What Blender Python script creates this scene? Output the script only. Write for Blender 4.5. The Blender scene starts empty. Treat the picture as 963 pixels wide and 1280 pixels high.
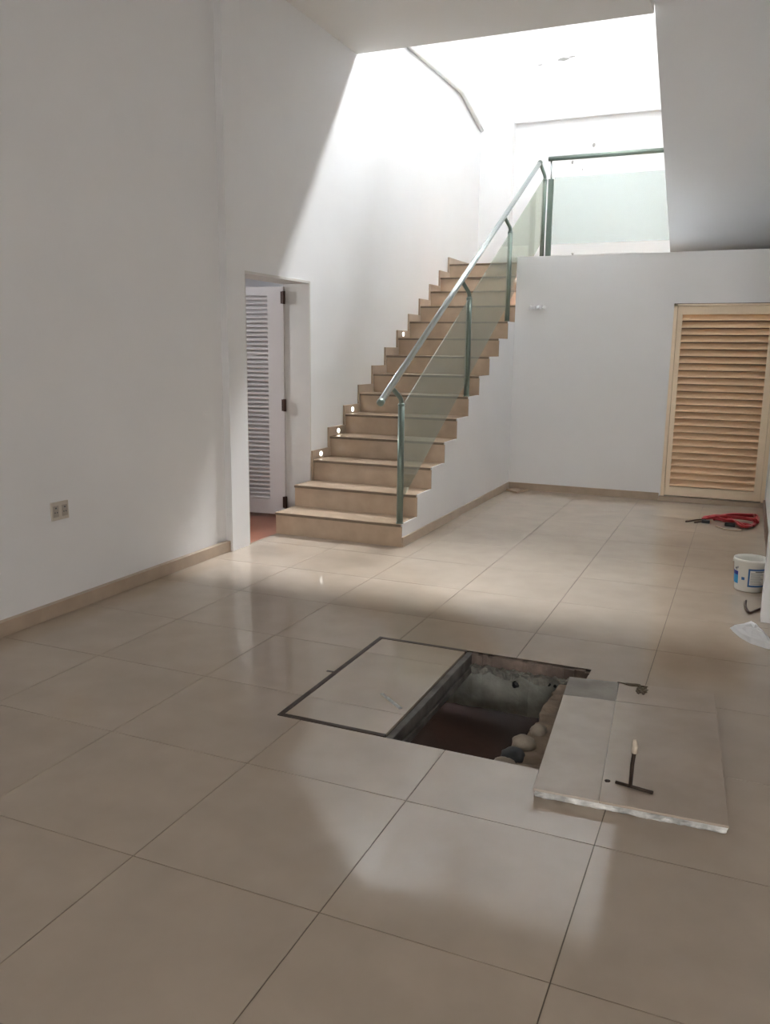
import bpy, bmesh, math, random
from mathutils import Vector, Matrix
random.seed(7)
S = 0.6                                   # one floor tile is 0.6 m; layout below is in tiles, X right, Y into the room, Z up
SC = bpy.context.scene
COL = SC.collection

# ------------------------------------------------------------------ camera
W, H = 963, 1280
FPX, PIT, YAW, ROL = 1045.93, 0.191514, 0.404631, 0.0118057
CAM = Vector((3.50442, -2.84507, 2.38219)) * S
cy, sy, cp, sp, cr, sr = math.cos(YAW), math.sin(YAW), math.cos(PIT), math.sin(PIT), math.cos(ROL), math.sin(ROL)
f0 = Vector((-sy, cy, 0)); r0 = Vector((cy, sy, 0)); u0 = Vector((0, 0, 1))
fw = f0*cp - u0*sp; u1 = u0*cp + f0*sp
rt = r0*cr + u1*sr; up = u1*cr - r0*sr
cam_d = bpy.data.cameras.new('camera')
cam = bpy.data.objects.new('camera', cam_d); COL.objects.link(cam)
cam.matrix_world = Matrix(((rt.x, up.x, -fw.x, CAM.x), (rt.y, up.y, -fw.y, CAM.y), (rt.z, up.z, -fw.z, CAM.z), (0, 0, 0, 1)))
cam_d.sensor_fit = 'VERTICAL'; cam_d.sensor_height = 24.0
cam_d.lens = FPX / H * 24.0
cam_d.clip_start = 0.02
SC.camera = cam

# ------------------------------------------------------------------ daylight: bright overcast sky, let in through the high window over the upper stair landing
wd = bpy.data.worlds.new('overcast_sky'); SC.world = wd
wd.use_nodes = True
wn, wl = wd.node_tree.nodes, wd.node_tree.links
bg = wn['Background']
tc = wn.new('ShaderNodeTexCoord'); sx = wn.new('ShaderNodeSeparateXYZ'); rp = wn.new('ShaderNodeValToRGB')
wl.new(tc.outputs['Generated'], sx.inputs[0]); wl.new(sx.outputs['Z'], rp.inputs[0]); wl.new(rp.outputs[0], bg.inputs[0])
rp.color_ramp.elements[0].position = 0.0; rp.color_ramp.elements[0].color = (0.33, 0.345, 0.36, 1)
rp.color_ramp.elements[1].position = 1.0; rp.color_ramp.elements[1].color = (0.96, 0.985, 1.0, 1)
SKY = 122.0
bg.inputs[1].default_value = SKY

def portal(name, loc, rot, sx_, sy_):
    l = bpy.data.lights.new(name, 'AREA'); l.shape = 'RECTANGLE'; l.size = sx_*S; l.size_y = sy_*S
    l.cycles.is_portal = True
    o = bpy.data.objects.new(name, l); COL.objects.link(o)
    o.location = Vector(loc)*S; o.rotation_euler = rot
    return o
WX0, WX1, WZ0, WZ1 = -1.7, 3.6, 14.9, 17.3     # window high in the far wall
portal('high_window_portal', ((WX0+WX1)/2, 15.40, (WZ0+WZ1)/2), (-math.pi/2, 0, 0), WX1-WX0, WZ1-WZ0)
portal('side_fill_portal', (-5.55, 6.0, 3.2), (0, -math.pi/2, 0), 0.4, 0.4)  # unseen opening added to light the side room
portal('rear_fill_portal', (4.5, -7.7, 1.35), (math.pi/2, 0, 0), 2.6, 1.9)  # unseen rear opening added as foreground fill
SC.view_settings.view_transform = 'Standard'; SC.view_settings.look = 'None'
SC.view_settings.gamma = 1.0; SC.view_settings.use_curve_mapping = False
SC.view_settings.exposure = 1.9
SC.cycles.use_denoising = True
SC.cycles.max_bounces = 14; SC.cycles.diffuse_bounces = 8; SC.cycles.transparent_max_bounces = 12
SC.cycles.sample_clamp_indirect = 8.0
SC.cycles.caustics_reflective = False; SC.cycles.caustics_refractive = False

# ------------------------------------------------------------------ materials
def mat(name, col, rough=0.5, metal=0.0, spec=0.5, noise=None, bump=None, ramp=None, emit=None):
    """noise=(scale, amount): mottling of the colour; bump=(scale, strength); ramp=second colour to mix by large noise"""
    m = bpy.data.materials.new(name); m.use_nodes = True
    n, l = m.node_tree.nodes, m.node_tree.links
    b = n['Principled BSDF']
    b.inputs['Base Color'].default_value = (*col, 1); b.inputs['Roughness'].default_value = rough
    b.inputs['Metallic'].default_value = metal; b.inputs['Specular IOR Level'].default_value = spec
    g = n.new('ShaderNodeNewGeometry')
    if noise:
        t = n.new('ShaderNodeTexNoise'); t.inputs['Scale'].default_value = noise[0]; t.inputs['Detail'].default_value = 6
        oi = n.new('ShaderNodeObjectInfo'); ad = n.new('ShaderNodeVectorMath'); ad.operation = 'ADD'
        ml = n.new('ShaderNodeMath'); ml.operation = 'MULTIPLY'; ml.inputs[1].default_value = 37.0
        l.new(oi.outputs['Random'], ml.inputs[0]); l.new(g.outputs['Position'], ad.inputs[0]); l.new(ml.outputs[0], ad.inputs[1])
        l.new(ad.outputs[0], t.inputs['Vector'])
        mx = n.new('ShaderNodeMix'); mx.data_type = 'RGBA'
        mr = n.new('ShaderNodeMapRange'); mr.inputs[1].default_value = 0.32; mr.inputs[2].default_value = 0.68
        l.new(t.outputs['Fac'], mr.inputs[0]); l.new(mr.outputs[0], mx.inputs[0])
        c2 = ramp if ramp else tuple(c*(1-noise[1]) for c in col)
        mx.inputs[6].default_value = (*col, 1); mx.inputs[7].default_value = (*c2, 1)
        l.new(mx.outputs[2], b.inputs['Base Color'])
    if bump:
        t2 = n.new('ShaderNodeTexNoise'); t2.inputs['Scale'].default_value = bump[0]; t2.inputs['Detail'].default_value = 4
        l.new(g.outputs['Position'], t2.inputs['Vector'])
        bn = n.new('ShaderNodeBump'); bn.inputs['Strength'].default_value = bump[1]; bn.inputs['Distance'].default_value = 0.01
        l.new(t2.outputs['Fac'], bn.inputs['Height']); l.new(bn.outputs[0], b.inputs['Normal'])
    if emit:
        b.inputs['Emission Color'].default_value = (*emit[0], 1); b.inputs['Emission Strength'].default_value = emit[1]
    return m
def glass_mat(name, tint, haze_share, haze_col=(0.72, 0.78, 0.74)):
    m = bpy.data.materials.new(name); m.use_nodes = True
    n, l = m.node_tree.nodes, m.node_tree.links
    n.remove(n['Principled BSDF']); out = n['Material Output']
    tr = n.new('ShaderNodeBsdfTransparent'); tr.inputs[0].default_value = (*tint, 1)
    gl = n.new('ShaderNodeBsdfGlossy'); gl.inputs['Roughness'].default_value = 0.03
    df = n.new('ShaderNodeBsdfDiffuse'); df.inputs[0].default_value = (*haze_col, 1)
    lw = n.new('ShaderNodeLayerWeight'); lw.inputs[0].default_value = 0.25
    fr = n.new('ShaderNodeMapRange'); fr.inputs[3].default_value = 0.03; fr.inputs[4].default_value = 0.35
    l.new(lw.outputs['Facing'], fr.inputs[0])
    a = n.new('ShaderNodeMixShader'); b = n.new('ShaderNodeMixShader'); a.inputs[0].default_value = haze_share  # diffuse share: grime and frosting, with reflected surroundings painted in as haze
    l.new(tr.outputs[0], a.inputs[1]); l.new(df.outputs[0], a.inputs[2])
    l.new(fr.outputs[0], b.inputs[0]); l.new(a.outputs[0], b.inputs[1]); l.new(gl.outputs[0], b.inputs[2])
    l.new(b.outputs[0], out.inputs[0])
    return m
M = {
    'wall': mat('white_emulsion', (0.80, 0.805, 0.815), 0.65, spec=0.3, noise=(1.3, 0.04), bump=(60, 0.05)),
    'ceil': mat('ceiling_paint', (0.77, 0.76, 0.735), 0.8, spec=0.2, noise=(0.8, 0.04)),
    'tile': mat('cream_porcelain', (0.45, 0.375, 0.305), 0.085, spec=0.75, noise=(5.0, 0.1)),
    'grout': mat('grout', (0.17, 0.14, 0.11), 0.9, noise=(30, 0.2)),
    'step': mat('step_stone', (0.49, 0.375, 0.275), 0.25, spec=0.5, noise=(9.0, 0.14)),
    'upper_dim': mat('dimmed_upper_grey', (0.56, 0.565, 0.565), 0.9, noise=(3, 0.12)),  # duller grey on unseen upper walls, chosen to dim the well
    'dark_floor': mat('light_absorbing_dark', (0.13, 0.10, 0.08), 0.4, noise=(5, 0.2)),  # dark unseen gallery floor, added to cut bounce onto the far wall
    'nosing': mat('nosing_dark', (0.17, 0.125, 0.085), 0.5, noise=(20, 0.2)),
    'skirt': mat('skirting_stone', (0.46, 0.365, 0.28), 0.3, noise=(8.0, 0.14)),
    'skirt_dark': mat('skirting_brown', (0.20, 0.11, 0.07), 0.4, noise=(8.0, 0.2)),
    'steel': mat('brushed_steel', (0.60, 0.66, 0.66), 0.27, 1.0, bump=(200, 0.03)),
    'post': mat('green_grey_metal', (0.20, 0.25, 0.22), 0.38, 0.7, noise=(12, 0.15)),
    'glass': glass_mat('stair_glass', (0.85, 0.88, 0.82), 0.14, (0.52, 0.53, 0.47)),
    'glass2': glass_mat('landing_glass', (0.91, 0.95, 0.935), 0.25, (0.80, 0.85, 0.83)),
    'tinted': glass_mat('fill_dimming_glass', (0.36, 0.347, 0.333), 0.02),  # tint set to dim the added rear fill opening
    'louvre': mat('peach_paint', (0.92, 0.66, 0.43), 0.45, noise=(4, 0.07)),
    'louvre_frame': mat('cream_paint', (0.88, 0.73, 0.55), 0.45, noise=(3, 0.1)),
    'door2': mat('lilac_white_paint', (0.62, 0.58, 0.57), 0.5, noise=(3, 0.06)),
    'jamb': mat('grey_white_paint', (0.66, 0.64, 0.61), 0.55, noise=(3, 0.08)),
    'hinge': mat('rusty_brown_steel', (0.07, 0.035, 0.025), 0.5, 0.5, noise=(40, 0.3)),
    'terracotta': mat('terracotta', (0.26, 0.10, 0.06), 0.4, noise=(6, 0.2)),
    'concrete': mat('pit_concrete', (0.40, 0.41, 0.375), 0.9, noise=(7, 0.4), ramp=(0.20, 0.20, 0.17), bump=(30, 0.6)),
    'lip': mat('pale_broken_concrete', (0.52, 0.51, 0.46), 0.9, noise=(20, 0.4), bump=(60, 0.6)),
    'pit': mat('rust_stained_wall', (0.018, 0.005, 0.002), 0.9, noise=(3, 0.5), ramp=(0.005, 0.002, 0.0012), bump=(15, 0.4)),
    'screed': mat('brown_screed', (0.26, 0.20, 0.165), 0.9, noise=(11, 0.4), ramp=(0.13, 0.10, 0.085), bump=(40, 0.7)),
    'screed_dark': mat('dried_mud', (0.13, 0.10, 0.065), 0.9, noise=(20, 0.4), bump=(60, 0.5)),
    'ledge': mat('ledge_mortar', (0.33, 0.26, 0.20), 0.9, noise=(12, 0.35), bump=(50, 0.5)),
    'angle': mat('rusted_angle', (0.085, 0.062, 0.050), 0.55, 0.4, noise=(25, 0.3)),
    'beam': mat('grey_steel_beam', (0.17, 0.16, 0.15), 0.6, 0.2, noise=(14, 0.4), ramp=(0.07, 0.065, 0.06)),
    'slab_tile': mat('dull_cream_tile', (0.45, 0.375, 0.31), 0.17, noise=(6, 0.14)),
    'slab_dust_sheen': mat('dusty_sheen_tile', (0.54, 0.49, 0.43), 0.3, noise=(6, 0.2), ramp=(0.44, 0.38, 0.32)),  # dusty, and paler to paint in the bright well's reflection
    'slab_cement': mat('cement_smear', (0.36, 0.345, 0.32), 0.7, noise=(9, 0.3)),
    'mortar': mat('white_mortar', (0.80, 0.80, 0.78), 0.9, noise=(16, 0.6), ramp=(0.24, 0.245, 0.24), bump=(40, 0.8)),
    'foam': mat('dirty_foam', (0.40, 0.35, 0.29), 0.9, noise=(16, 0.25), bump=(50, 0.4)),
    'black': mat('black_rubber', (0.015, 0.016, 0.018), 0.5),
    'slate': mat('blue_black_rubber', (0.035, 0.042, 0.05), 0.6),
    'red': mat('red_cable', (0.36, 0.018, 0.022), 0.4),
    'pail': mat('white_plastic', (0.74, 0.73, 0.68), 0.4, noise=(5, 0.05)),
    'pail_in': mat('dusty_plastic_inside', (0.50, 0.45, 0.40), 0.7, noise=(9, 0.25)),
    'blue': mat('print_blue', (0.03, 0.13, 0.32), 0.4),
    'blue_deep': mat('print_deep_blue', (0.012, 0.03, 0.30), 0.4),
    'cyan': mat('print_cyan', (0.03, 0.32, 0.62), 0.4),
    'print': mat('print_dark', (0.07, 0.08, 0.10), 0.5),
    'print_grey': mat('print_grey', (0.40, 0.41, 0.40), 0.5),
    'paper': mat('white_paper', (0.90, 0.90, 0.91), 0.8),
    'socket': mat('beige_plastic', (0.56, 0.51, 0.44), 0.4),
    'socket_d': mat('socket_shutter', (0.40, 0.36, 0.31), 0.5),
    'lamp': mat('lit_lens', (0.9, 0.9, 0.85), 0.3, emit=((1.0, 0.95, 0.85), 2.2)),
    'chrome': mat('chrome', (0.75, 0.75, 0.74), 0.15, 1.0),
    'chip': mat('bare_plaster', (0.30, 0.30, 0.29), 0.9),
    'wall_line': mat('grey_wall_line', (0.70, 0.70, 0.69), 0.6),
    'rod': mat('rusty_rod', (0.06, 0.04, 0.03), 0.6, 0.5, noise=(40, 0.4)),
    'tip_glint': mat('rod_tip_glint', (0.62, 0.54, 0.44), 0.8),  # pale colour stands in for the glint on the rod's tip
}

# ------------------------------------------------------------------ helpers
WL = {}                                     # world location (tiles) of every object made here
def bx(bm, x0, x1, y0, y1, z0, z1, bev=0.0):
    vs = [bm.verts.new((x, y, z)) for x in (x0, x1) for y in (y0, y1) for z in (z0, z1)]
    q = [(0, 1, 3, 2), (4, 6, 7, 5), (0, 4, 5, 1), (2, 3, 7, 6), (0, 2, 6, 4), (1, 5, 7, 3)]
    fs = [bm.faces.new([vs[i] for i in f]) for f in q]
    if bev:
        es = list({e for f in fs for e in f.edges})
        bmesh.ops.bevel(bm, geom=es, offset=bev, segments=2, affect='EDGES', profile=0.5)
def prism(bm, poly, a0, a1, axis='x'):
    """poly: points in the two remaining axes in order; extruded from a0 to a1 along axis"""
    def P(a, p):
        return {'x': (a, p[0], p[1]), 'y': (p[0], a, p[1]), 'z': (p[0], p[1], a)}[axis]
    A = [bm.verts.new(P(a0, p)) for p in poly]; B = [bm.verts.new(P(a1, p)) for p in poly]
    n = len(poly)
    bm.faces.new(A); bm.faces.new(B[::-1])
    for i in range(n): bm.faces.new((A[i], B[i], B[(i+1) % n], A[(i+1) % n]))
def tube(bm, pts, r, n=12, caps=True):
    pts = [Vector(p) for p in pts]; rings = []
    rr = r if isinstance(r, (list, tuple)) else [r]*len(pts)
    prev = None
    for i, p in enumerate(pts):
        d = (pts[min(i+1, len(pts)-1)] - pts[max(i-1, 0)]).normalized()
        if prev is None:
            a = d.orthogonal().normalized()
        else:
            a = (prev - d*prev.dot(d)).normalized()
        prev = a; b = d.cross(a)
        rings.append([bm.verts.new(p + (a*math.cos(2*math.pi*k/n) + b*math.sin(2*math.pi*k/n))*rr[i]) for k in range(n)])
    for A, B in zip(rings, rings[1:]):
        for k in range(n): bm.faces.new((A[k], A[(k+1) % n], B[(k+1) % n], B[k]))
    if caps:
        bm.faces.new(rings[0][::-1]); bm.faces.new(rings[-1])
def lathe(bm, prof, c, n=40, a0=0.0, a1=2*math.pi, close=True):
    """prof: (radius, z) list revolved about the vertical through c"""
    full = abs(a1-a0-2*math.pi) < 1e-6
    m = n if full else n+1
    R = []
    for k in range(m):
        a = a0 + (a1-a0)*k/n
        R.append([bm.verts.new((c[0]+r*math.cos(a), c[1]+r*math.sin(a), c[2]+z)) for r, z in prof])
    for k in range(n):
        A, B = R[k], R[(k+1) % m]
        for i in range(len(prof)-1): bm.faces.new((A[i], B[i], B[i+1], A[i+1]))
def blob(bm, c, r, sq=(1, 1, 1), jit=0.15, sub=3, seed=0):
    rnd = random.Random(seed)
    g = bmesh.ops.create_icosphere(bm, subdivisions=sub, radius=1.0)
    ph = [(rnd.uniform(1.5, 4), rnd.uniform(0, 6), rnd.uniform(1.5, 4), rnd.uniform(0, 6)) for _ in range(4)]
    for v in g['verts']:
        d = v.co.normalized()
        k = 1 + jit*sum(math.sin(a*d.x*2+b)*math.cos(c_*d.y*2+e+d.z*3) for a, b, c_, e in ph)/2
        v.co = Vector((c[0]+d.x*k*r*sq[0], c[1]+d.y*k*r*sq[1], c[2]+d.z*k*r*sq[2]))
def smooth_curve(pts, n=6):
    P = [Vector(p) for p in pts]; out = []
    for i in range(len(P)-1):
        p0, p1, p2, p3 = P[max(i-1, 0)], P[i], P[i+1], P[min(i+2, len(P)-1)]
        for k in range(n):
            t = k/n
            out.append(0.5*((2*p1)+(p2-p0)*t+(2*p0-5*p1+4*p2-p3)*t*t+(3*p1-p0-3*p2+p3)*t**3))
    out.append(P[-1]); return out
def obj(name, bm, m, parent=None, smooth=False, origin=None):
    """link the bmesh (in tiles, world) as one mesh object"""
    base = Vector(origin) if origin is not None else (Vector(WL[parent]) if parent is not None else Vector((0, 0, 0)))
    bmesh.ops.recalc_face_normals(bm, faces=bm.faces[:])
    for v in bm.verts: v.co = (v.co - base)*S
    me = bpy.data.meshes.new(name); bm.to_mesh(me); bm.free()
    me.materials.append(M[m])
    if smooth:
        for p in me.polygons: p.use_smooth = True
    o = bpy.data.objects.new(name, me); COL.objects.link(o)
    o.parent = parent
    o.location = (base - (Vector(WL[parent]) if parent is not None else Vector((0, 0, 0))))*S
    WL[o] = tuple(base)
    return o
def copy(o, loc, parent):
    c = o.copy(); COL.objects.link(c); c.parent = parent; c.location = (Vector(loc) - Vector(WL[parent]))*S; WL[c] = tuple(loc)
    return c
def thing(name, label, cat, loc, group=None):
    o = bpy.data.objects.new(name, None); COL.objects.link(o); o.location = Vector(loc)*S; WL[o] = tuple(loc)
    o.empty_display_size = 0.1
    return tag(o, label, cat, group)
def tag(o, label, cat, group=None):
    o['label'] = label; o['category'] = cat; o['kind'] = 'thing'
    if group: o['group'] = group
    return o
def struct(o):
    o['kind'] = 'structure'; return o
def nb(): return bmesh.new()
def box(name, m, parent, *a, bev=0.0):
    b = nb(); bx(b, *a, bev=bev); return obj(name, b, m, parent)

# ------------------------------------------------------------------ layout numbers (tiles)
XL = -2.03                                  # left wall face
YB = 11.467                                 # wall with the louvre door
YF = 15.15                                  # far wall above the landing
XS = -0.258                                 # open side of the stairs
ZC = 6.51                                   # ceiling
ZL = 3.94                                   # top of the wall with the louvre door
XR = 3.90                                   # right wall
YP = 5.17                                   # wall end on the right
RIS, TRD, Y1 = 0.287, 0.508, 6.44
HX0, HX1, HY0, HY1 = 1.59, 2.585, 1.64, 3.35    # open pit
LX0 = 0.82                                  # closed cover runs LX0..HX0
TOP = 17.8

# ------------------------------------------------------------------ floor
b = nb()
for a in ((-2.2, LX0, -7.5, 11.6), (HX1, 6.2, -7.5, 11.6), (LX0, HX1, -7.5, HY0), (LX0, HX1, HY1, 11.6)):
    bx(b, *a, -0.09, -0.004)
floor = struct(obj('floor', b, 'grout'))
G = 0.0027
b = nb(); bx(b, -0.5+G, 0.5-G, -0.5+G, 0.5-G, -0.03, 0.0)
tile0 = obj('tile', b, 'tile', floor, origin=(0, 0, 0))
first = True
def cut(x0, x1, y0, y1, holes):
    rs = [(x0, x1, y0, y1)]
    for hx0, hx1, hy0, hy1 in holes:
        out = []
        for a0, a1, c0, c1 in rs:
            if a1 <= hx0 or a0 >= hx1 or c1 <= hy0 or c0 >= hy1: out.append((a0, a1, c0, c1)); continue
            if c0 < hy0: out.append((a0, a1, c0, hy0))
            if c1 > hy1: out.append((a0, a1, hy1, c1))
            m0, m1 = max(c0, hy0), min(c1, hy1)
            if a0 < hx0: out.append((a0, hx0, m0, m1))
            if a1 > hx1: out.append((hx1, a1, m0, m1))
        rs = out
    return rs
HOLES = [(LX0, HX1, HY0, HY1), (-3, XL, -9, 20), (-3, XS-0.04, Y1+0.05, 20), (XR, 9, YP, 20), (-3, 9, YB, 20)]
for i in range(-3, 6):
    for j in range(-5, 12):
        x0, x1, y0, y1 = i, i+1, j, j+1
        rs = cut(x0, x1, y0, y1, HOLES)
        if not rs: continue
        if rs == [(x0, x1, y0, y1)]:
            if first: tile0.location = Vector((i+.5, j+.5, 0))*S; WL[tile0] = (i+.5, j+.5, 0); first = False
            else: copy(tile0, (i+.5, j+.5, 0), floor)
        else:
            b = nb()
            for a0, a1, c0, c1 in rs:
                bx(b, a0+(G if a0 == x0 else 0), a1-(G if a1 == x1 else 0), c0+(G if c0 == y0 else 0), c1-(G if c1 == y1 else 0), -0.03, 0.0)
            obj('tile', b, 'tile', floor, origin=(i+.5, j+.5, 0))

# ------------------------------------------------------------------ walls and ceiling
DY0, DY1, DZ, XI = 5.78, 7.41, 3.27, -2.40   # side door opening; XI inner face
b = nb()
bx(b, XI, XL-0.04, -7.5, 5.4, 0, ZC+0.1)
bx(b, XI, XL, 5.4, DY0, 0, ZC+0.1)
bx(b, XI, XL, DY0, DY1, DZ, ZC+0.1)
bx(b, XI, XL, DY1, YF+0.3, 0, ZC+0.1)
bx(b, XI, XL, 5.4, YF+0.3, ZC+0.1, 9.6)
wall_left = struct(obj('wall_left', b, 'wall'))
b = nb(); bx(b, XI, XL, 5.4, YF+0.3, 9.6, TOP); obj('upper_dimmed', b, 'upper_dim', wall_left)       # unseen upper storeys, kept grey to cut light bounced into the well
b = nb(); bx(b, XL-0.05, -1.98, 5.37, 5.74, 0, ZC)
struct(obj('trim_1', b, 'wall'))
b = nb(); bx(b, XL-0.05, XL+0.02, -7.5, 5.37, 0, 0.125, bev=0.004)
struct(obj('baseboard_left', b, 'skirt'))
# wall with the louvre door: opening 2.31..3.88 x 0..3.145
LD0, LD1, LDZ = 2.315, 3.885, 3.145
b = nb()
bx(b, XS+0.001, LD0, YB, YB+0.22, 0, ZL); bx(b, LD1, XR+0.5, YB, YB+0.22, 0, ZL); bx(b, LD0, LD1, YB, YB+0.22, LDZ, ZL)
wall_back = struct(obj('wall_back', b, 'wall'))
b = nb(); bx(b, XS+0.001, XR-0.002, YB+0.22, 12.99, ZL-0.3, ZL-0.002); obj('roof_slab', b, 'wall', wall_back)
b = nb(); bx(b, XS-0.02, 2.29, YB-0.028, YB+0.01, 0, 0.118, bev=0.004)
struct(obj('baseboard_back', b, 'skirt'))
# closet behind the louvre door
b = nb(); bx(b, XS, XR+0.3, 12.9, 13.05, 0, ZL-0.3); bx(b, LD0-0.6, LD0-0.5, YB+0.22, 12.9, 0, ZL-0.3); bx(b, LD0-0.5, XR+0.3, YB, 12.9, -0.1, 0.0)
obj('closet_lining', b, 'terracotta', wall_back)
# peeling paint on that wall
b = nb()
for (x0, x1, z, w) in ((-0.02, 0.13, 3.115, 0.040), (0.11, 0.28, 3.12, 0.034)):
    n = 7; top = []; bot = []
    for k in range(n):
        t = k/(n-1); x = x0+(x1-x0)*t
        jz = 0.012*math.sin(k*2.3+x0*40)
        top.append(b.verts.new((x, YB-0.001, z+w*0.6+jz))); bot.append(b.verts.new((x, YB-0.03-0.05*math.sin(math.pi*t), z-w+jz*1.6)))
    for k in range(n-1): b.faces.new((top[k], top[k+1], bot[k+1], bot[k]))
bmesh.ops.solidify(b, geom=b.faces[:], thickness=0.004)
obj('peeling_paint', b, 'wall', wall_back)
# right wall and its near end
b = nb(); bx(b, XR, XR+0.4, YP+0.3, YF+0.3, 0, 9.6)
bx(b, 3.786, 6.2, YP, YP+0.3, 0, ZC+0.1)
wall_right = struct(obj('wall_right', b, 'wall'))
b = nb(); bx(b, XR, XR+0.4, YP+0.3, YF+0.3, 9.6, TOP); obj('upper_dimmed', b, 'upper_dim', wall_right)
b = nb(); bx(b, XR-0.028, XR+0.01, YP+0.3, YB, 0, 0.125)
struct(obj('baseboard_right', b, 'skirt_dark'))
b = nb(); bx(b, 6.0, 6.2, -7.5, YP, 0, ZC+0.1)
struct(obj('wall_near_right', b, 'wall'))
# unseen opening behind the camera, added as fill light for the foreground
b = nb(); o0, o1, oz0, oz1 = 3.2, 5.8, 0.4, 2.3
bx(b, XI, o0, -7.6, -7.4, 0, ZC+0.1); bx(b, o1, 6.2, -7.6, -7.4, 0, ZC+0.1); bx(b, o0, o1, -7.6, -7.4, oz1, ZC+0.1); bx(b, o0, o1, -7.6, -7.4, 0, oz0)
struct(obj('wall_rear', b, 'wall'))
b = nb(); bx(b, o0, o1, -7.51, -7.49, oz0, oz1); struct(obj('window_rear_fill', b, 'tinted'))
# ceiling with the stairwell cut-out
b = nb()
YC = 8.87
prism(b, [(XI, -7.6), (6.2, -7.6), (6.2, 7.9), (2.03, 7.9), (2.03, YC), (XI, YC)], ZC, ZC+0.55, 'z')
struct(obj('ceiling', b, 'ceil'))
# far wall: lower part set back under a beam line, column in the left corner
b = nb()
bx(b, XI, XR+0.4, YF, YF+0.3, 0, 6.97); bx(b, XI, XR+0.4, YF-0.11, YF+0.3, 6.97, WZ0)
bx(b, XI, XR+0.4, YF-0.11, YF+0.3, WZ1, TOP); bx(b, XI, WX0, YF-0.11, YF+0.3, WZ0, WZ1); bx(b, WX1, XR+0.4, YF-0.11, YF+0.3, WZ0, WZ1)
wall_far = struct(obj('wall_far', b, 'wall'))
b = nb(); bx(b, XL, -1.36, 14.9, YF+0.01, 3.9, 11.7); obj('column', b, 'wall', wall_far)
for (x, z, r) in ((0.251, 6.45, 0.035), (-0.162, 6.15, 0.030), (-0.065, 4.356, 0.03), (-0.02, 4.28, 0.022), (0.65, 4.30, 0.02), (0.05, 6.0, 0.012)):
    b = nb(); blob(b, (x, YF, z), r, (0.8, 0.25, 1.2), 0.25, 2, int(abs(x)*100)); obj('plaster_chip', b, 'chip', wall_far)
for (x, z, w) in ((-0.88, 8.02, 0.05), (-0.42, 8.07, 0.12), (-0.25, 8.10, 0.06)):
    b = nb(); blob(b, (x, YF-0.11, z), w, (1, 0.08, 0.22), 0.3, 2, int(abs(x)*100)); obj('plaster_chip', b, 'chip', wall_far)
# upper storeys round the well, above the ceiling
b = nb(); bx(b, XI, 2.03, YC-0.2, YC, ZC+0.55, 8.0)
bx(b, XI, 2.4, 0.0, 0.2, ZC+0.55, TOP); bx(b, XI, XL, 0.2, YC-0.2, ZC+0.55, TOP); bx(b, 2.2, 2.4, 0.2, 7.8, ZC+0.55, TOP); bx(b, XI, 2.4, 0.0, 7.8, TOP, TOP+0.3)   # unseen open gallery, added to absorb light above the well
bx(b, 2.03, XR+0.4, 7.7, 7.9, ZC+0.3, TOP)
struct(obj('wall_upper', b, 'upper_dim'))
b = nb(); bx(b, XI, XR+0.4, 7.7, YF+0.3, TOP, TOP+0.3)
struct(obj('ceiling_upper', b, 'upper_dim'))
b = nb(); bx(b, XL-0.01, XR+0.01, 13.04, YF-0.1, 11.72, 12.05)      # next landing up, over this one
struct(obj('floor_upper_landing', b, 'step'))
b = nb(); bx(b, XL, 2.03, 0.2, YC-0.2, ZC+0.551, ZC+0.58); bx(b, 2.03, 2.2, 0.2, 7.7, ZC+0.551, ZC+0.58)
struct(obj('floor_added_gallery', b, 'dark_floor'))
# side room seen through the left door
b = nb(); bx(b, -5.6, XL-0.001, 3.0, 9.5, -0.1, -0.002)
struct(obj('floor_side_room', b, 'terracotta'))
b = nb()
bx(b, -5.6, -5.4, 3.0, 5.8, 0, 4.0); bx(b, -5.6, -5.4, 6.2, 9.5, 0, 4.0); bx(b, -5.6, -5.4, 5.8, 6.2, 0, 3.0); bx(b, -5.6, -5.4, 5.8, 6.2, 3.4, 4.0)
bx(b, -5.6, XI, 9.3, 9.5, 0, 4.0); bx(b, -5.6, XI, 3.0, 3.2, 0, 4.0); bx(b, -5.6, XI, 3.0, 9.5, 4.0, 4.1)
struct(obj('wall_side_room', b, 'wall'))

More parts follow.
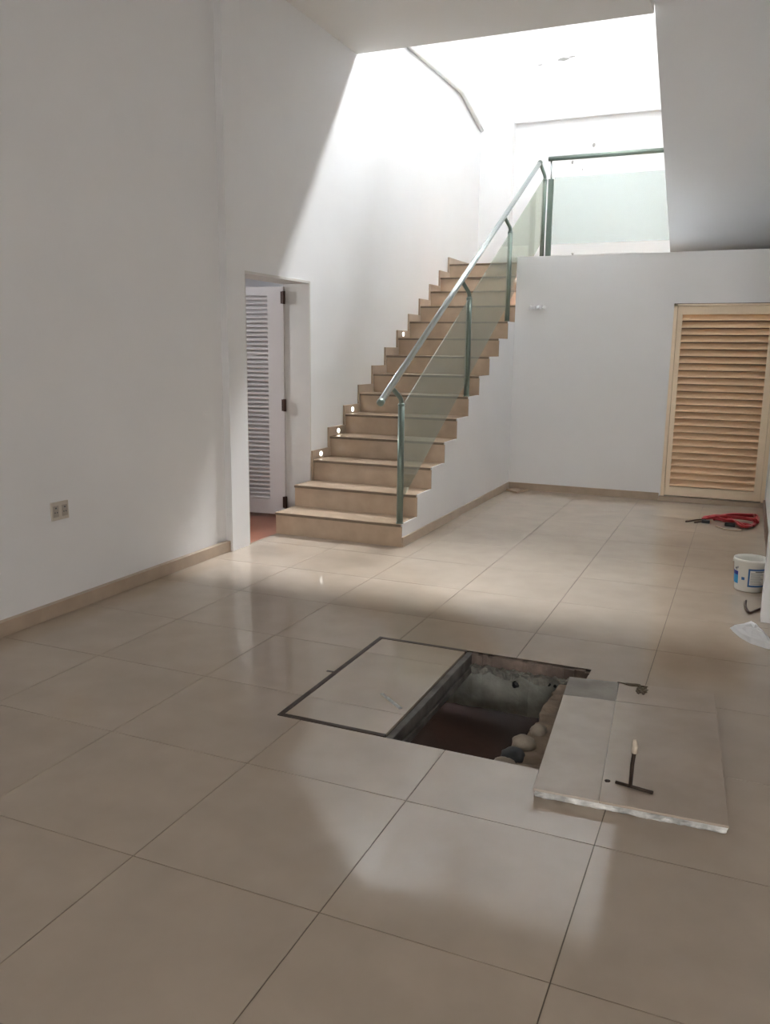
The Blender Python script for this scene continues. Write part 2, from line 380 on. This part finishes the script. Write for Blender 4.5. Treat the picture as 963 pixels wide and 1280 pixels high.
# ------------------------------------------------------------------ louvre doors
def louvre_door(name, leaf, slat_m, frame_m, w, z0, z1, sl0, sl1, sz0, sz1, nsl, th, slat_h, frm):
    """leaf in local x (0..w); frm(x, d, z) turns leaf coordinates into the room: d out of the face towards the viewer"""
    def fbox(bm, x0, x1, d0, d1, za, zb):
        vs = [bm.verts.new(frm(x, d, z)) for x in (x0, x1) for d in (d0, d1) for z in (za, zb)]
        for f in [(0, 1, 3, 2), (4, 6, 7, 5), (0, 4, 5, 1), (2, 3, 7, 6), (0, 2, 6, 4), (1, 5, 7, 3)]: bm.faces.new([vs[i] for i in f])
    for x0, x1 in ((0, sl0), (sl1, w)):
        b = nb(); fbox(b, x0, x1, 0, th, z0, z1); obj('stile', b, frame_m, leaf)
    for za, zb in ((z0, sz0), (sz1, z1)):
        b = nb(); fbox(b, sl0, sl1, 0.004, th-0.004, za, zb); obj('rail', b, frame_m, leaf)
    pitch = (sz1-sz0)/nsl
    proto = None
    for k in range(nsl):
        zc = sz0 + pitch*(k+0.5)
        if proto is None:
            b = nb()
            prof = [(th*0.95, -slat_h*0.5), (th*0.95+0.004, -slat_h*0.5+0.018), (0.08*th, slat_h*0.5+0.012), (0.05*th, slat_h*0.5)]
            A = [b.verts.new(frm(sl0-0.01, d, zc+z)) for d, z in prof]; B = [b.verts.new(frm(sl1+0.01, d, zc+z)) for d, z in prof]
            b.faces.new(A); b.faces.new(B[::-1])
            for i in range(4): b.faces.new((A[i], B[i], B[(i+1) % 4], A[(i+1) % 4]))
            proto = obj('slat', b, slat_m, leaf, origin=frm(0, 0, zc))
        else:
            copy(proto, frm(0, 0, zc), leaf)
# cream louvre door in the back wall
door1 = bpy.data.objects.new('door_1', None); COL.objects.link(door1); door1.location = Vector((2.315, YB, 0))*S; WL[door1] = (2.315, YB, 0); struct(door1)
b = nb()
bx(b, LD0, LD0+0.055, YB-0.012, YB+0.18, 0.075, LDZ); bx(b, LD1-0.055, LD1, YB-0.012, YB+0.18, 0.075, LDZ); bx(b, LD0, LD1, YB-0.012, YB+0.18, LDZ-0.03, LDZ)
obj('frame', b, 'louvre_frame', door1)
b = nb(); bx(b, LD0-0.02, LD1, YB-0.06, YB+0.2, 0.0, 0.072, bev=0.004); obj('threshold', b, 'skirt', door1)
lx = LD0+0.06
louvre_door('door_1', door1, 'louvre', 'louvre_frame', LD1-0.06-lx, 0.09, LDZ-0.035, 2.447-lx, 3.722-lx, 0.235, 2.985, 25, 0.09, 0.085,
            lambda x, d, z: (lx+x, YB+0.095-d, z))
b = nb(); bx(b, LD0, LD1, YB-0.006, YB+0.01, LDZ, LDZ+0.008); obj('head_strip', b, 'hinge', door1)  # thin dark strip above the door head
# side door, standing open into the other room, hinged at the far jamb
door2 = bpy.data.objects.new('door_2', None); COL.objects.link(door2); door2.location = Vector((-2.42, 7.36, 0))*S; WL[door2] = (-2.42, 7.36, 0); struct(door2)
ang = math.radians(7)
dv = Vector((-math.cos(ang), -math.sin(ang), 0)); nv = Vector((math.sin(ang), -math.cos(ang), 0))
hp = Vector((-2.40, 7.345, 0))
louvre_door('door_2', door2, 'door2', 'door2', 1.5, 0.06, 3.205, 0.235, 1.265, 0.27, 3.09, 46, 0.07, 0.05,
            lambda x, d, z: tuple(hp + dv*x + nv*(d-0.07) + Vector((0, 0, z))))
for z in (3.06, 1.61, 0.24):
    b = nb()
    tube(b, [(-2.385, 7.33, z-0.085), (-2.385, 7.33, z+0.085)], 0.022, 10)
    bx(b, -2.43, -2.39, 7.322, 7.33, z-0.08, z+0.08)
    obj('hinge', b, 'hinge', door2)
b = nb()
bx(b, XI-0.02, XL+0.012, DY1-0.03, DY1+0.002, 0.0, DZ); bx(b, XI-0.02, XL+0.012, DY0-0.002, DY0+0.03, 0, DZ); bx(b, XI-0.02, XL+0.012, DY0, DY1, DZ-0.03, DZ+0.002)
obj('frame', b, 'jamb', door2)

# ------------------------------------------------------------------ staircase
stairs = thing('staircase', 'straight flight of tan stone steps with white plastered side rising to landing', 'staircase', (-1.14, 6.44, 0))
NZ = lambda n: RIS*n
NY = lambda n: Y1+TRD*(n-1)
for n in range(1, 15):
    xl = XL+0.002 if n < 3 else XL+0.028
    b = nb(); bx(b, xl, XS, NY(n)+0.012, NY(n)+0.04, NZ(n-1)+0.0005, NZ(n)-0.036); obj('riser', b, 'step', stairs)
    yb = NY(n+1)+0.02 if n < 14 else YF-0.004
    b = nb(); bx(b, xl, XS-0.014, NY(n)+0.001, yb, NZ(n)-0.034, NZ(n), bev=0.003); t = obj('tread', b, 'step', stairs)
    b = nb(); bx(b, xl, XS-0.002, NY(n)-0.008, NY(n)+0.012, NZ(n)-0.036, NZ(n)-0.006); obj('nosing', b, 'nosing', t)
poly = [(Y1+0.04, 0)]
for n in range(1, 15):
    poly += [(NY(n)+0.04, NZ(n-1) if n > 1 else 0.0), (NY(n)+0.04, NZ(n)-0.002)]
poly = poly[1:] + [(13.06, NZ(14)-0.002), (13.06, 0.0)]
b = nb(); prism(b, poly, XS-0.013, XS, 'x'); obj('side_plaster', b, 'wall', stairs)
core = [(y+0.001 if y < 13.059 else YF-0.01, z-0.035 if z > 0.01 else 0.0) for y, z in poly]
b = nb(); prism(b, core, XL+0.03, XS-0.014, 'x'); obj('concrete_core', b, 'concrete', stairs)
b = nb(); bx(b, XS, XS+0.025, Y1+0.02, YB-0.03, 0, 0.118, bev=0.004); obj('side_skirting', b, 'skirt', stairs)
b = nb(); bx(b, XS+0.002, XR-0.002, 13.0, YF-0.002, NZ(14)-0.3, NZ(14)); struct(obj('floor_landing', b, 'step'))
for n in range(3, 15):
    b = nb()
    y0 = NY(n)-0.035; y1 = NY(n+1)+0.011 if n < 14 else 14.9
    bx(b, XL+0.0005, XL+0.027, y0, y1, NZ(n-1)+0.126 if n > 3 else NZ(2), NZ(n)+0.126)
    obj('skirting', b, 'skirt', stairs)
# flight above, seen as a sloping white soffit
flight = thing('upper_stair_flight', 'sloping white plastered underside of upper stair flight over the louvre door', 'staircase', (2.9, 13.2, 4.1))
sl = (6.639-4.155)/(13.2-8.81)
p0 = (13.6, 4.155-0.4*sl); p1 = (7.9, 4.155+5.3*sl)
b = nb(); prism(b, [p0, p1, (p1[0], p1[1]+0.3), (p0[0], p0[1]+0.3)], 2.03, XR-0.002, 'x'); obj('soffit', b, 'wall', flight)
for k in range(10):
    y = 13.45-TRD*k; z = 4.155+(13.2-y)*sl+0.3
    b = nb(); prism(b, [(y, z), (y, z+RIS), (y-TRD, z+RIS), (y-TRD, z+TRD*sl)], 2.05, XR-0.002, 'x'); obj('step', b, 'step', flight)

# ------------------------------------------------------------------ railings
rail = thing('stair_railing', 'steel stair handrail on green posts with tinted glass panels', 'railing', (-0.3, 6.5, RIS))
RZ = lambda y: 1.814+(y-6.058)*0.5546
XRL = -0.36
b = nb(); tube(b, [(XRL, 6.02, RZ(6.02)), (XRL, 13.2, RZ(13.2))], 0.040, 20); hr = obj('handrail', b, 'steel', rail, True)
d = Vector((0, 1, 0.5546)).normalized()
for y, s_ in ((6.02, -1), (13.2, 1)):
    p = Vector((XRL, y, RZ(y))); b = nb(); tube(b, [p-d*0.02*s_, p+d*0.025*s_, p+d*0.035*s_], [0.044, 0.044, 0.036], 20); obj('end_cap', b, 'post', hr, True)
POST = [(6.50, NZ(1), 1.73), (9.03, NZ(6), 3.115), (11.12, NZ(10), 4.285), (13.40, NZ(14), 5.50)]
XP = -0.30
for y, z0, z1 in POST:
    b = nb(); tube(b, [(XP, y, z0), (XP, y, z1)], 0.040, 16); po = obj('post', b, 'post', rail, True)
    b = nb(); tube(b, [(XP, y, z1-0.004), (XP, y, z1+0.006), (XP, y, z1+0.03)], [0.044, 0.044, 0.03], 16)
    yt = y-0.16; e = (XRL+0.005, yt, RZ(yt)-0.03)
    tube(b, smooth_curve([(XP, y, z1), (XP-0.004, y-0.015, z1+0.08), (XP-0.035, y-0.09, (z1+e[2])/2+0.05), e]), 0.028, 12)
    obj('neck', b, 'post', po, True)
    b = nb(); tube(b, [(XP, y, z0+0.0), (XP, y, z0+0.012)], 0.048, 20); obj('base_flange', b, 'post', po)
gb = lambda y: 0.593+0.5665*(y-6.6); gt = lambda y: 1.72+0.560*(y-6.525)
for (a, z_, zz), (c, _, __) in zip(POST, POST[1:]):
    y0, y1 = a+0.042, c-0.042
    b = nb(); prism(b, [(y0, gb(y0)), (y1, gb(y1)), (y1, gt(y1)), (y0, gt(y0))], XP-0.008, XP+0.008, 'x'); obj('glass_panel', b, 'glass', rail)
rail2 = thing('landing_railing', 'horizontal steel rail and pale frosted glass panel along the upper landing edge', 'railing', (-0.12, 13.2, NZ(14)))
b = nb(); tube(b, [(-0.2, 13.2, 5.83), (2.02, 13.2, 5.83)], 0.042, 16); obj('handrail', b, 'post', rail2, True)
b = nb(); bx(b, -0.185, -0.085, 13.17, 13.23, NZ(14), 5.48, bev=0.01); po = obj('post', b, 'post', rail2)
b = nb(); tube(b, [(-0.135, 13.2, 5.48), (-0.15, 13.2, 5.80)], 0.014, 10); obj('stem', b, 'steel', po, True)
b = nb(); bx(b, -0.075, 2.02, 13.192, 13.208, 4.33, 5.50); obj('glass_panel', b, 'glass2', rail2)

# ------------------------------------------------------------------ pit, closed cover, lifted cover
pit = thing('inspection_pit', 'square concrete inspection pit open in the tiled floor with rust dark depth', 'pit', (2.0, 2.5, -0.1))
LG = -0.10                                   # ledge level
cx0, cx1, cy0, cy1 = 1.64, 2.365, 1.72, 3.27   # clear opening below the ledge
ox0, ox1, oy0, oy1 = LX0-0.03, HX1, HY0, HY1
rnd = random.Random(3)
def ragged(p, q, n, amp):
    p, q = Vector(p), Vector(q); nn = Vector((-(q-p).y, (q-p).x, 0)).normalized()
    return [p + (q-p)*k/n + nn*(rnd.uniform(-amp, amp) if 0 < k < n else 0) for k in range(n+1)]
# far and right kerbs with a ragged broken lip, top at ledge level
def kerb(name, inner, outer, zt, zb, m):
    b = nb(); n = len(inner)
    ti = [b.verts.new((p[0], p[1], zt+rnd.uniform(-0.018, 0.012))) for p in inner]; bi = [b.verts.new((p[0], p[1], zb)) for p in inner]
    to = [b.verts.new((p[0], p[1], zt)) for p in outer]; bo = [b.verts.new((p[0], p[1], zb)) for p in outer]
    for k in range(n-1):
        b.faces.new((ti[k], ti[k+1], to[k+1], to[k])); b.faces.new((bi[k], bo[k], bo[k+1], bi[k+1]))
        b.faces.new((bi[k], bi[k+1], ti[k+1], ti[k])); b.faces.new((bo[k], to[k], to[k+1], bo[k+1]))
    for k in (0, n-1): b.faces.new((bi[k], ti[k], to[k], bo[k]))
    return obj(name, b, m, pit)
n = 22
inn = ragged((0.9, cy1, 0), (HX1, cy1, 0), n, 0.012); kerb('far_kerb', inn, [Vector((p.x, HY1+0.12, 0)) for p in inn], LG, -0.44, 'concrete')
inn = ragged((cx1+0.02, cy0-0.05, 0), (cx1, cy1-0.02, 0), n, 0.02); kerb('right_kerb', inn, [Vector((HX1+0.12, p.y, 0)) for p in inn], LG, -0.44, 'ledge')
inn = ragged((0.9, cy0, 0), (HX1, cy0, 0), 8, 0.005); kerb('near_kerb', inn, [Vector((p.x, HY0-0.12, 0)) for p in inn], LG, -0.44, 'concrete')
inn = ragged((0.95, cy0, 0), (0.95, cy1, 0), 8, 0.005); kerb('left_kerb', inn, [Vector((LX0-0.12, p.y, 0)) for p in inn], LG, -0.44, 'concrete')
# broken screed showing round the lip under the floor tiles
b = nb()
for k in range(24):
    x0 = HX0+0.02+(HX1-HX0-0.02)*k/24; x1 = HX0+0.02+(HX1-HX0-0.02)*(k+1)/24
    bx(b, x0, x1, HY1-0.03-0.022*rnd.random(), HY1-0.001, LG-0.002, -0.006-0.014*rnd.random())
obj('screed_edge', b, 'screed', pit)
b = nb(); bx(b, HX1-0.015, HX1+0.05, HY0, HY1, LG, -0.031); bx(b, HX0, HX1, HY0-0.05, HY0+0.004, LG, -0.031); obj('screed_edge', b, 'screed', pit)
b = nb(); n = 60; A = []; B = []; Cc = []
for k in range(n+1):
    x = 1.66+(HX1-1.66)*k/n
    zt = LG+0.004+0.010*math.sin(k*0.9)+rnd.uniform(-0.008, 0.012); zb = LG-0.03-0.018*math.sin(k*0.37+1)-rnd.uniform(0, 0.028)
    A.append(b.verts.new((x, HY1-0.045, zt+0.002))); B.append(b.verts.new((x, cy1-0.022-rnd.uniform(0, 0.012), zt))); Cc.append(b.verts.new((x, cy1-0.010, zb)))
for k in range(n):
    b.faces.new((A[k], A[k+1], B[k+1], B[k])); b.faces.new((B[k], B[k+1], Cc[k+1], Cc[k]))
bmesh.ops.solidify(b, geom=b.faces[:], thickness=0.006)
obj('broken_lip', b, 'lip', pit)
# wider tank below
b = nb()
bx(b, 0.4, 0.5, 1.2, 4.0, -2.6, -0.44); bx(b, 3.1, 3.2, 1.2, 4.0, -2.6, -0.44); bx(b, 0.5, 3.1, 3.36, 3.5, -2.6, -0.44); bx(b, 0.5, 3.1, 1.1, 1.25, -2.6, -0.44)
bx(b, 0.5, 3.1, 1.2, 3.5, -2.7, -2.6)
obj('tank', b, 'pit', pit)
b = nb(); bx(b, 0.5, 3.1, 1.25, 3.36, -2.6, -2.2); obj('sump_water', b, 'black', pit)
for (x, z, r) in ((2.02, -0.19, 0.03), (2.28, -0.14, 0.018), (2.33, -0.15, 0.013), (2.42, -0.2, 0.016)):
    b = nb(); blob(b, (x, cy1-0.002, z), r, (1, 0.35, 1), 0.2, 2, int(r*1000)); obj('bolt_hole', b, 'black', pit)
# frame angles round the closed cover
b = nb(); w = 0.034
bx(b, LX0, LX0+w, HY0+0.01, HY1-0.005, -0.06, 0.002); bx(b, LX0+w, HX0, HY0+0.01, HY0+0.01+w, -0.06, 0.002); bx(b, LX0+w, HX0, HY1-0.005-w, HY1-0.005, -0.06, 0.002)
bx(b, LX0-0.055, LX0, 2.46, 2.485, -0.02, 0.002)
obj('frame_angle', b, 'angle', pit)
b = nb(); bx(b, 1.595, 1.645, HY0+0.012, HY1-0.01, LG, -0.010, bev=0.005); bx(b, 1.60, 1.662, HY0+0.03, HY1-0.03, LG-0.05, LG-0.004, bev=0.005)
obj('cross_beam', b, 'beam', pit)
cover = thing('floor_cover', 'closed tiled floor cover set flush in its dark metal frame', 'manhole cover', (1.2, 2.5, 0))
c0, c1, d0, d1 = LX0+w+0.004, HX0-0.004, HY0+0.01+w+0.004, HY1-0.009-w
b = nb(); bx(b, c0+0.002, c1-0.002, d0+0.002, d1-0.002, -0.09, -0.024); obj('concrete_base', b, 'beam', cover)
for y0, y1 in ((d0, 1.9985), (2.0015, 2.9585), (2.9615, d1)):
    b = nb(); bx(b, c0, c1, y0, y1, -0.022, 0.0, bev=0.0015); obj('tile', b, 'tile', cover)
b = nb(); a = Vector((1.315, 2.25, 0)); q = Vector((1.53, 2.075, 0)); dd = (q-a).normalized(); nn = Vector((-dd.y, dd.x, 0))
vs = [a-nn*0.012, q-nn*0.012, q+nn*0.012, a+nn*0.012]
prism(b, [(v.x, v.y) for v in vs], -0.004, 0.006, 'z'); obj('pale_strip', b, 'mortar', cover)  # slim white strip lying across the cover tiles
# lifted cover lying on the floor
lid = thing('lifted_floor_cover', 'thick tiled concrete cover lifted off the pit and lying on the floor', 'manhole cover', (3.04, 2.2, 0))
BL, BR, TR, TL = Vector((2.617, 1.308, 0)), Vector((3.604, 1.352, 0)), Vector((3.466, 3.116, 0)), Vector((2.484, 2.985, 0))
def bil(u, v): return BL*(1-u)*(1-v) + BR*u*(1-v) + TR*u*v + TL*(1-u)*v
def patch(name, m, u0, u1, v0, v1, z0, z1, parent, bev=0.002):
    b = nb(); P = [bil(u0, v0), bil(u1, v0), bil(u1, v1), bil(u0, v1)]
    prism(b, [(p.x, p.y) for p in P], z0, z1, 'z')
    if bev: bmesh.ops.bevel(b, geom=b.edges[:], offset=bev, segments=1, affect='EDGES')
    return obj(name, b, m, parent)
# broken mortar body with a rough edge
b = nb()
ring = []
for (p, q, n) in ((BL, BR, 40), (BR, TR, 30), (TR, TL, 30), (TL, BL, 40)):
    for k in range(n): ring.append(p+(q-p)*k/n)
ctr = (BL+BR+TR+TL)/4
lv = []
for z, ins in ((0.0005, 0.018), (0.012, 0.006), (0.024, 0.010), (0.036, 0.007), (0.0455, 0.004)):
    row = []
    for p in ring:
        dirn = (ctr-p).normalized()
        j = ins + (rnd.uniform(0, 0.014) if 0 < z < 0.045 else rnd.uniform(0, 0.006))
        row.append(b.verts.new(p+dirn*j+Vector((0, 0, z))))
    lv.append(row)
L = len(ring)
for A, B in zip(lv, lv[1:]):
    for k in range(L): b.faces.new((A[k], A[(k+1) % L], B[(k+1) % L], B[k]))
b.faces.new(lv[0][::-1]); b.faces.new(lv[-1])
obj('mortar_body', b, 'mortar', lid)
patch('tile', 'slab_dust_sheen', 0.0, 0.352, 0.0, 0.795, 0.046, 0.060, lid)
patch('tile', 'slab_tile', 0.3525, 1.0, 0.0, 0.795, 0.046, 0.060, lid)
patch('tile', 'slab_cement', 0.0, 0.352, 0.797, 1.0, 0.046, 0.0595, lid)
patch('tile', 'slab_tile', 0.354, 1.0, 0.797, 1.0, 0.046, 0.060, lid)
b = nb(); blob(b, (3.0, 2.945, 0.060), 0.075, (0.5, 0.95, 0.16), 0.35, 3, 5); blob(b, (2.93, 3.015, 0.060), 0.07, (1.2, 0.35, 0.14), 0.3, 3, 6); obj('mortar_splash', b, 'screed_dark', lid)
b = nb(); tube(b, [(3.02, 1.545, 0.070), (3.22, 1.512, 0.070)], 0.009, 10)
tube(b, [(3.10, 1.532, 0.07), (3.102, 1.536, 0.20), (3.106, 1.55, 0.262)], 0.0105, 10); h = obj('lifting_handle', b, 'rod', lid, True)
b = nb(); tube(b, [(3.1055, 1.548, 0.258), (3.108, 1.552, 0.30), (3.102, 1.56, 0.33)], [0.016, 0.015, 0.009], 10); obj('glint_tip', b, 'tip_glint', h, True)
b = nb(); blob(b, (2.975, 1.555, 0.062), 0.016, (1, 1, 0.3), 0.2, 2, 9); obj('bolt_head', b, 'rod', lid)
# crumbs of foam and a dark rubber lump on the broken ledge
for (c, r, sq, sd, lab) in (((2.335, 1.775, -0.085), 0.062, (1.2, 0.8, 0.7), 1, 'pale rubble lump at the near right corner of the open pit'),
                            ((2.375, 2.095, -0.09), 0.068, (1.15, 1.1, 0.85), 2, 'pale rubble lump on the pit ledge above the black lump'),
                            ((2.42, 2.32, -0.095), 0.062, (0.9, 1.1, 0.8), 3, 'pale rubble lump farthest along the pit ledge, touching the lifted cover')):
    b = nb(); blob(b, c, r, sq, 0.08, 3, sd); o = obj('rubble_lump', b, 'foam', None, True, origin=c); tag(o, lab, 'rubble', 'pale lumps along the pit ledge')
c = (2.345, 1.945, -0.11); b = nb(); blob(b, c, 0.078, (1.0, 1.1, 0.7), 0.1, 3, 8); tag(obj('rubber_lump', b, 'slate', None, True, origin=c), 'blue-black lump wedged between pale lumps at the pit edge', 'debris')

# ------------------------------------------------------------------ small things
# pail
pc = (3.685, 6.3, 0.0)
pail = thing('pail', 'white plastic pail with blue printed label beside the right wall end', 'pail', pc)
hh = 0.335; rb, rtop = 0.145, 0.163
rad = lambda z: rb+(rtop-rb)*z/hh
b = nb(); lathe(b, [(0.0, 0.003), (rb-0.006, 0.003), (rb, 0.012), (rtop, hh-0.03), (rtop+0.007, hh-0.028), (rtop+0.008, hh-0.004), (rtop+0.004, hh), (rtop-0.004, hh), (rtop-0.008, hh-0.03), (rb-0.008, 0.02), (0.0, 0.018)], pc, 48)
obj('body', b, 'pail', pail, True)
def wrap(name, m, a0, a1, z0, z1, off=0.0015, parent=pail, n=12):
    b = nb(); prev = None; a0, a1 = math.radians(a0), math.radians(a1)
    for k in range(n+1):
        a = a0+(a1-a0)*k/n
        cur = [b.verts.new((pc[0]+(rad(z)+o)*math.cos(a), pc[1]+(rad(z)+o)*math.sin(a), z)) for z, o in ((z0, off), (z1, off), (z1, 0.0002), (z0, 0.0002))]
        if prev:
            for i in range(4): b.faces.new((prev[i], cur[i], cur[(i+1) % 4], prev[(i+1) % 4]))
        prev = cur
    return obj(name, b, m, parent)
# angles: the camera sees the pail from about -91 degrees
wrap('blue_picture', 'blue_deep', 182, 222, 0.165, 0.205); wrap('cyan_picture', 'cyan', 182, 222, 0.075, 0.165)
wrap('dark_lettering', 'print', 205, 212, 0.225, 0.24); wrap('dark_lettering', 'print', 213, 216, 0.215, 0.25); wrap('dark_lettering', 'print', 218, 222, 0.235, 0.255)
wrap('blue_mark', 'blue', 238, 250, 0.125, 0.155)
lb = wrap('label_border', 'blue', 262, 330, 0.06, 0.25)
wrap('label_field', 'pail', 268, 324, 0.08, 0.232, 0.003, lb)
for k in range(8): wrap('label_text', 'print_grey', 271, 318-6*(k % 3), 0.09+k*0.016, 0.099+k*0.016, 0.0042, lb)
wrap('label_heading', 'print', 286, 322, 0.218, 0.227, 0.0042, lb)
b = nb(); bx(b, pc[0]-rtop-0.012, pc[0]-rtop+0.01, pc[1]-0.02, pc[1]+0.02, hh-0.05, hh-0.02, bev=0.004); obj('handle_lug', b, 'pail', pail)
# crumpled paper
b = nb(); n_, m_ = 14, 9
outl = [(3.535, 4.86), (3.62, 5.0), (3.70, 5.07), (3.765, 4.98), (3.79, 4.82), (3.845, 4.72), (3.88, 4.52), (3.90, 4.40), (3.82, 4.42), (3.70, 4.50), (3.62, 4.62), (3.565, 4.76)]
ctr = Vector((3.72, 4.72, 0.05)); rs = []
K = len(outl)
for ring_ in range(5):
    t = 1-ring_/5.0
    row = []
    for k, p in enumerate(outl):
        q = Vector((p[0], p[1], 0.0)); v = ctr.lerp(q, t); v.z = 0.004+0.085*(1-t**2.2) + (rnd.uniform(-0.014, 0.014) if ring_ else 0)
        row.append(b.verts.new(v))
    rs.append(row)
cv = b.verts.new((ctr.x, ctr.y, 0.075))
for A, B in zip(rs, rs[1:]):
    for k in range(K): b.faces.new((A[k], A[(k+1) % K], B[(k+1) % K], B[k]))
for k in range(K): b.faces.new((rs[-1][k], rs[-1][(k+1) % K], cv))
bmesh.ops.solidify(b, geom=b.faces[:], thickness=0.003)
tag(obj('crumpled_paper', b, 'paper', None, origin=(3.72, 4.72, 0)), 'crumpled white paper on the floor in front of the pail', 'paper')
# thin dark stick near the pail
b = nb(); tube(b, smooth_curve([(3.66, 5.80, 0.012), (3.655, 5.62, 0.012), (3.69, 5.40, 0.012), (3.74, 5.48, 0.012), (3.80, 5.60, 0.014)], 5), 0.0105, 8)
tag(obj('wire_scrap', b, 'hinge', None, True, origin=(3.7, 5.5, 0)), 'bent dark wire scrap on the floor between pail and crumpled paper', 'wire')
# red cable heap by the louvre door
heap = thing('red_cable', 'tangled red cable with black ends on the floor by the louvre door', 'cable', (3.45, 10.1, 0))
for i in range(8):
    ph = i*2.4; z = 0.02+0.010*(i % 4); w_ = 0.10*math.sin(ph); v_ = 0.42*math.cos(ph*1.3)
    pts = [(3.04+0.06*rnd.random(), 9.96+0.03*i, 0.02), (3.22, 10.02+0.04*math.sin(ph), z+0.02), (3.44+0.05*w_, 10.12+0.3*v_, z+0.035), (3.64+0.2*w_, 10.16+0.4*v_, z+0.03), (3.80-0.01*i, 10.10+0.5*v_, 0.03+z), (3.74+0.1*w_, 9.82-0.1*v_, 0.025), (3.62+0.3*w_, 9.62+0.25*v_, 0.02+0.5*z), (3.50+0.2*w_, 9.80, z), (3.36+0.2*w_, 9.94+0.3*v_, z+0.012), (3.2, 9.98+0.03*i, z)]
    b = nb(); tube(b, smooth_curve(pts, 6), 0.015, 8); obj('strand', b, 'red', heap, True)
for pts in ([(3.1, 9.9, 0.025), (2.98, 9.85, 0.02), (2.90, 9.75, 0.012), (2.84, 9.68, 0.012)], [(3.12, 9.85, 0.02), (3.02, 9.72, 0.015), (2.96, 9.66, 0.012)]):
    b = nb(); tube(b, smooth_curve(pts, 5), 0.009, 8); obj('black_end', b, 'hinge', heap, True)
b = nb(); bx(b, 3.05, 3.16, 9.72, 9.78, 0.001, 0.045, bev=0.01); obj('plug', b, 'black', heap)
b = nb(); bx(b, 3.36, 3.50, 9.62, 9.72, 0.001, 0.05, bev=0.012); obj('plug', b, 'black', heap)
b = nb(); tube(b, smooth_curve([(3.25, 9.55, 0.01), (3.35, 9.40, 0.01), (3.5, 9.36, 0.01), (3.58, 9.42, 0.01)], 5), 0.009, 8)
tag(obj('tan_cord', b, 'step', None, True, origin=(3.4, 9.45, 0)), 'thin tan cord lying just in front of the red cable', 'cord')
# tile offcut in the corner under the stairs
b = nb(); prism(b, [(-0.215, 11.18), (0.02, 10.99), (0.135, 11.36), (-0.10, 11.43)], 0.0005, 0.032, 'z'); bmesh.ops.bevel(b, geom=b.edges[:], offset=0.002, segments=1, affect='EDGES')
tag(obj('tile_offcut', b, 'step', None, origin=(-0.06, 11.2, 0)), 'small square tan tile offcut on the floor in the stair corner', 'tile')
# double socket on the left wall
so = thing('wall_socket', 'beige twin wall socket low on the left wall', 'socket', (XL-0.04, 2.755, 0.93))
xw = XL-0.04
b = nb(); bx(b, xw, xw+0.016, 2.655, 2.86, 0.855, 1.02, bev=0.005); obj('plate', b, 'socket', so)
for y in (2.705, 2.81):
    b = nb(); bx(b, xw+0.014, xw+0.019, y-0.034, y+0.034, 0.885, 0.985, bev=0.003); ins = obj('outlet', b, 'socket_d', so)
    b = nb(); bx(b, xw+0.018, xw+0.0205, y-0.008, y+0.008, 0.96, 0.972); bx(b, xw+0.018, xw+0.0205, y-0.018, y-0.008, 0.92, 0.932); bx(b, xw+0.018, xw+0.0205, y+0.008, y+0.018, 0.92, 0.932); obj('pin_hole', b, 'print', ins)
# step lights in the skirting
for y, z, lab in ((7.66, 0.925, 'small lit step light above the third step, nearest the doorway'), (8.22, 1.205, 'small lit step light above the fourth step'),
                  (8.70, 1.490, 'small lit step light above the fifth step'), (10.70, 2.645, 'small lit step light high on the stairs, above the ninth step')):
    xs_ = XL+0.027
    li = thing('step_light', lab, 'light', (xs_, y, z), 'step lights along the stair skirting')
    b = nb(); tube(b, [(xs_, y, z), (xs_+0.008, y, z)], 0.046, 20); obj('bezel', b, 'chrome', li)
    b = nb(); tube(b, [(xs_+0.006, y, z), (xs_+0.013, y, z)], 0.033, 20); obj('lens', b, 'lamp', li)
# raised thin grey line on the left wall high in the stairwell
b = nb(); tube(b, [(XL+0.044, 10.2, 7.19), (XL+0.044, 13.40, 7.21), (XL+0.044, 13.5, 7.195), (XL+0.044, 14.80, 6.83)], 0.042, 10)
tag(obj('wall_line', b, 'wall_line', None, True, origin=(XL, 12.0, 7.2)), 'thin grey line bending along the upper left stairwell wall', 'wall_line')
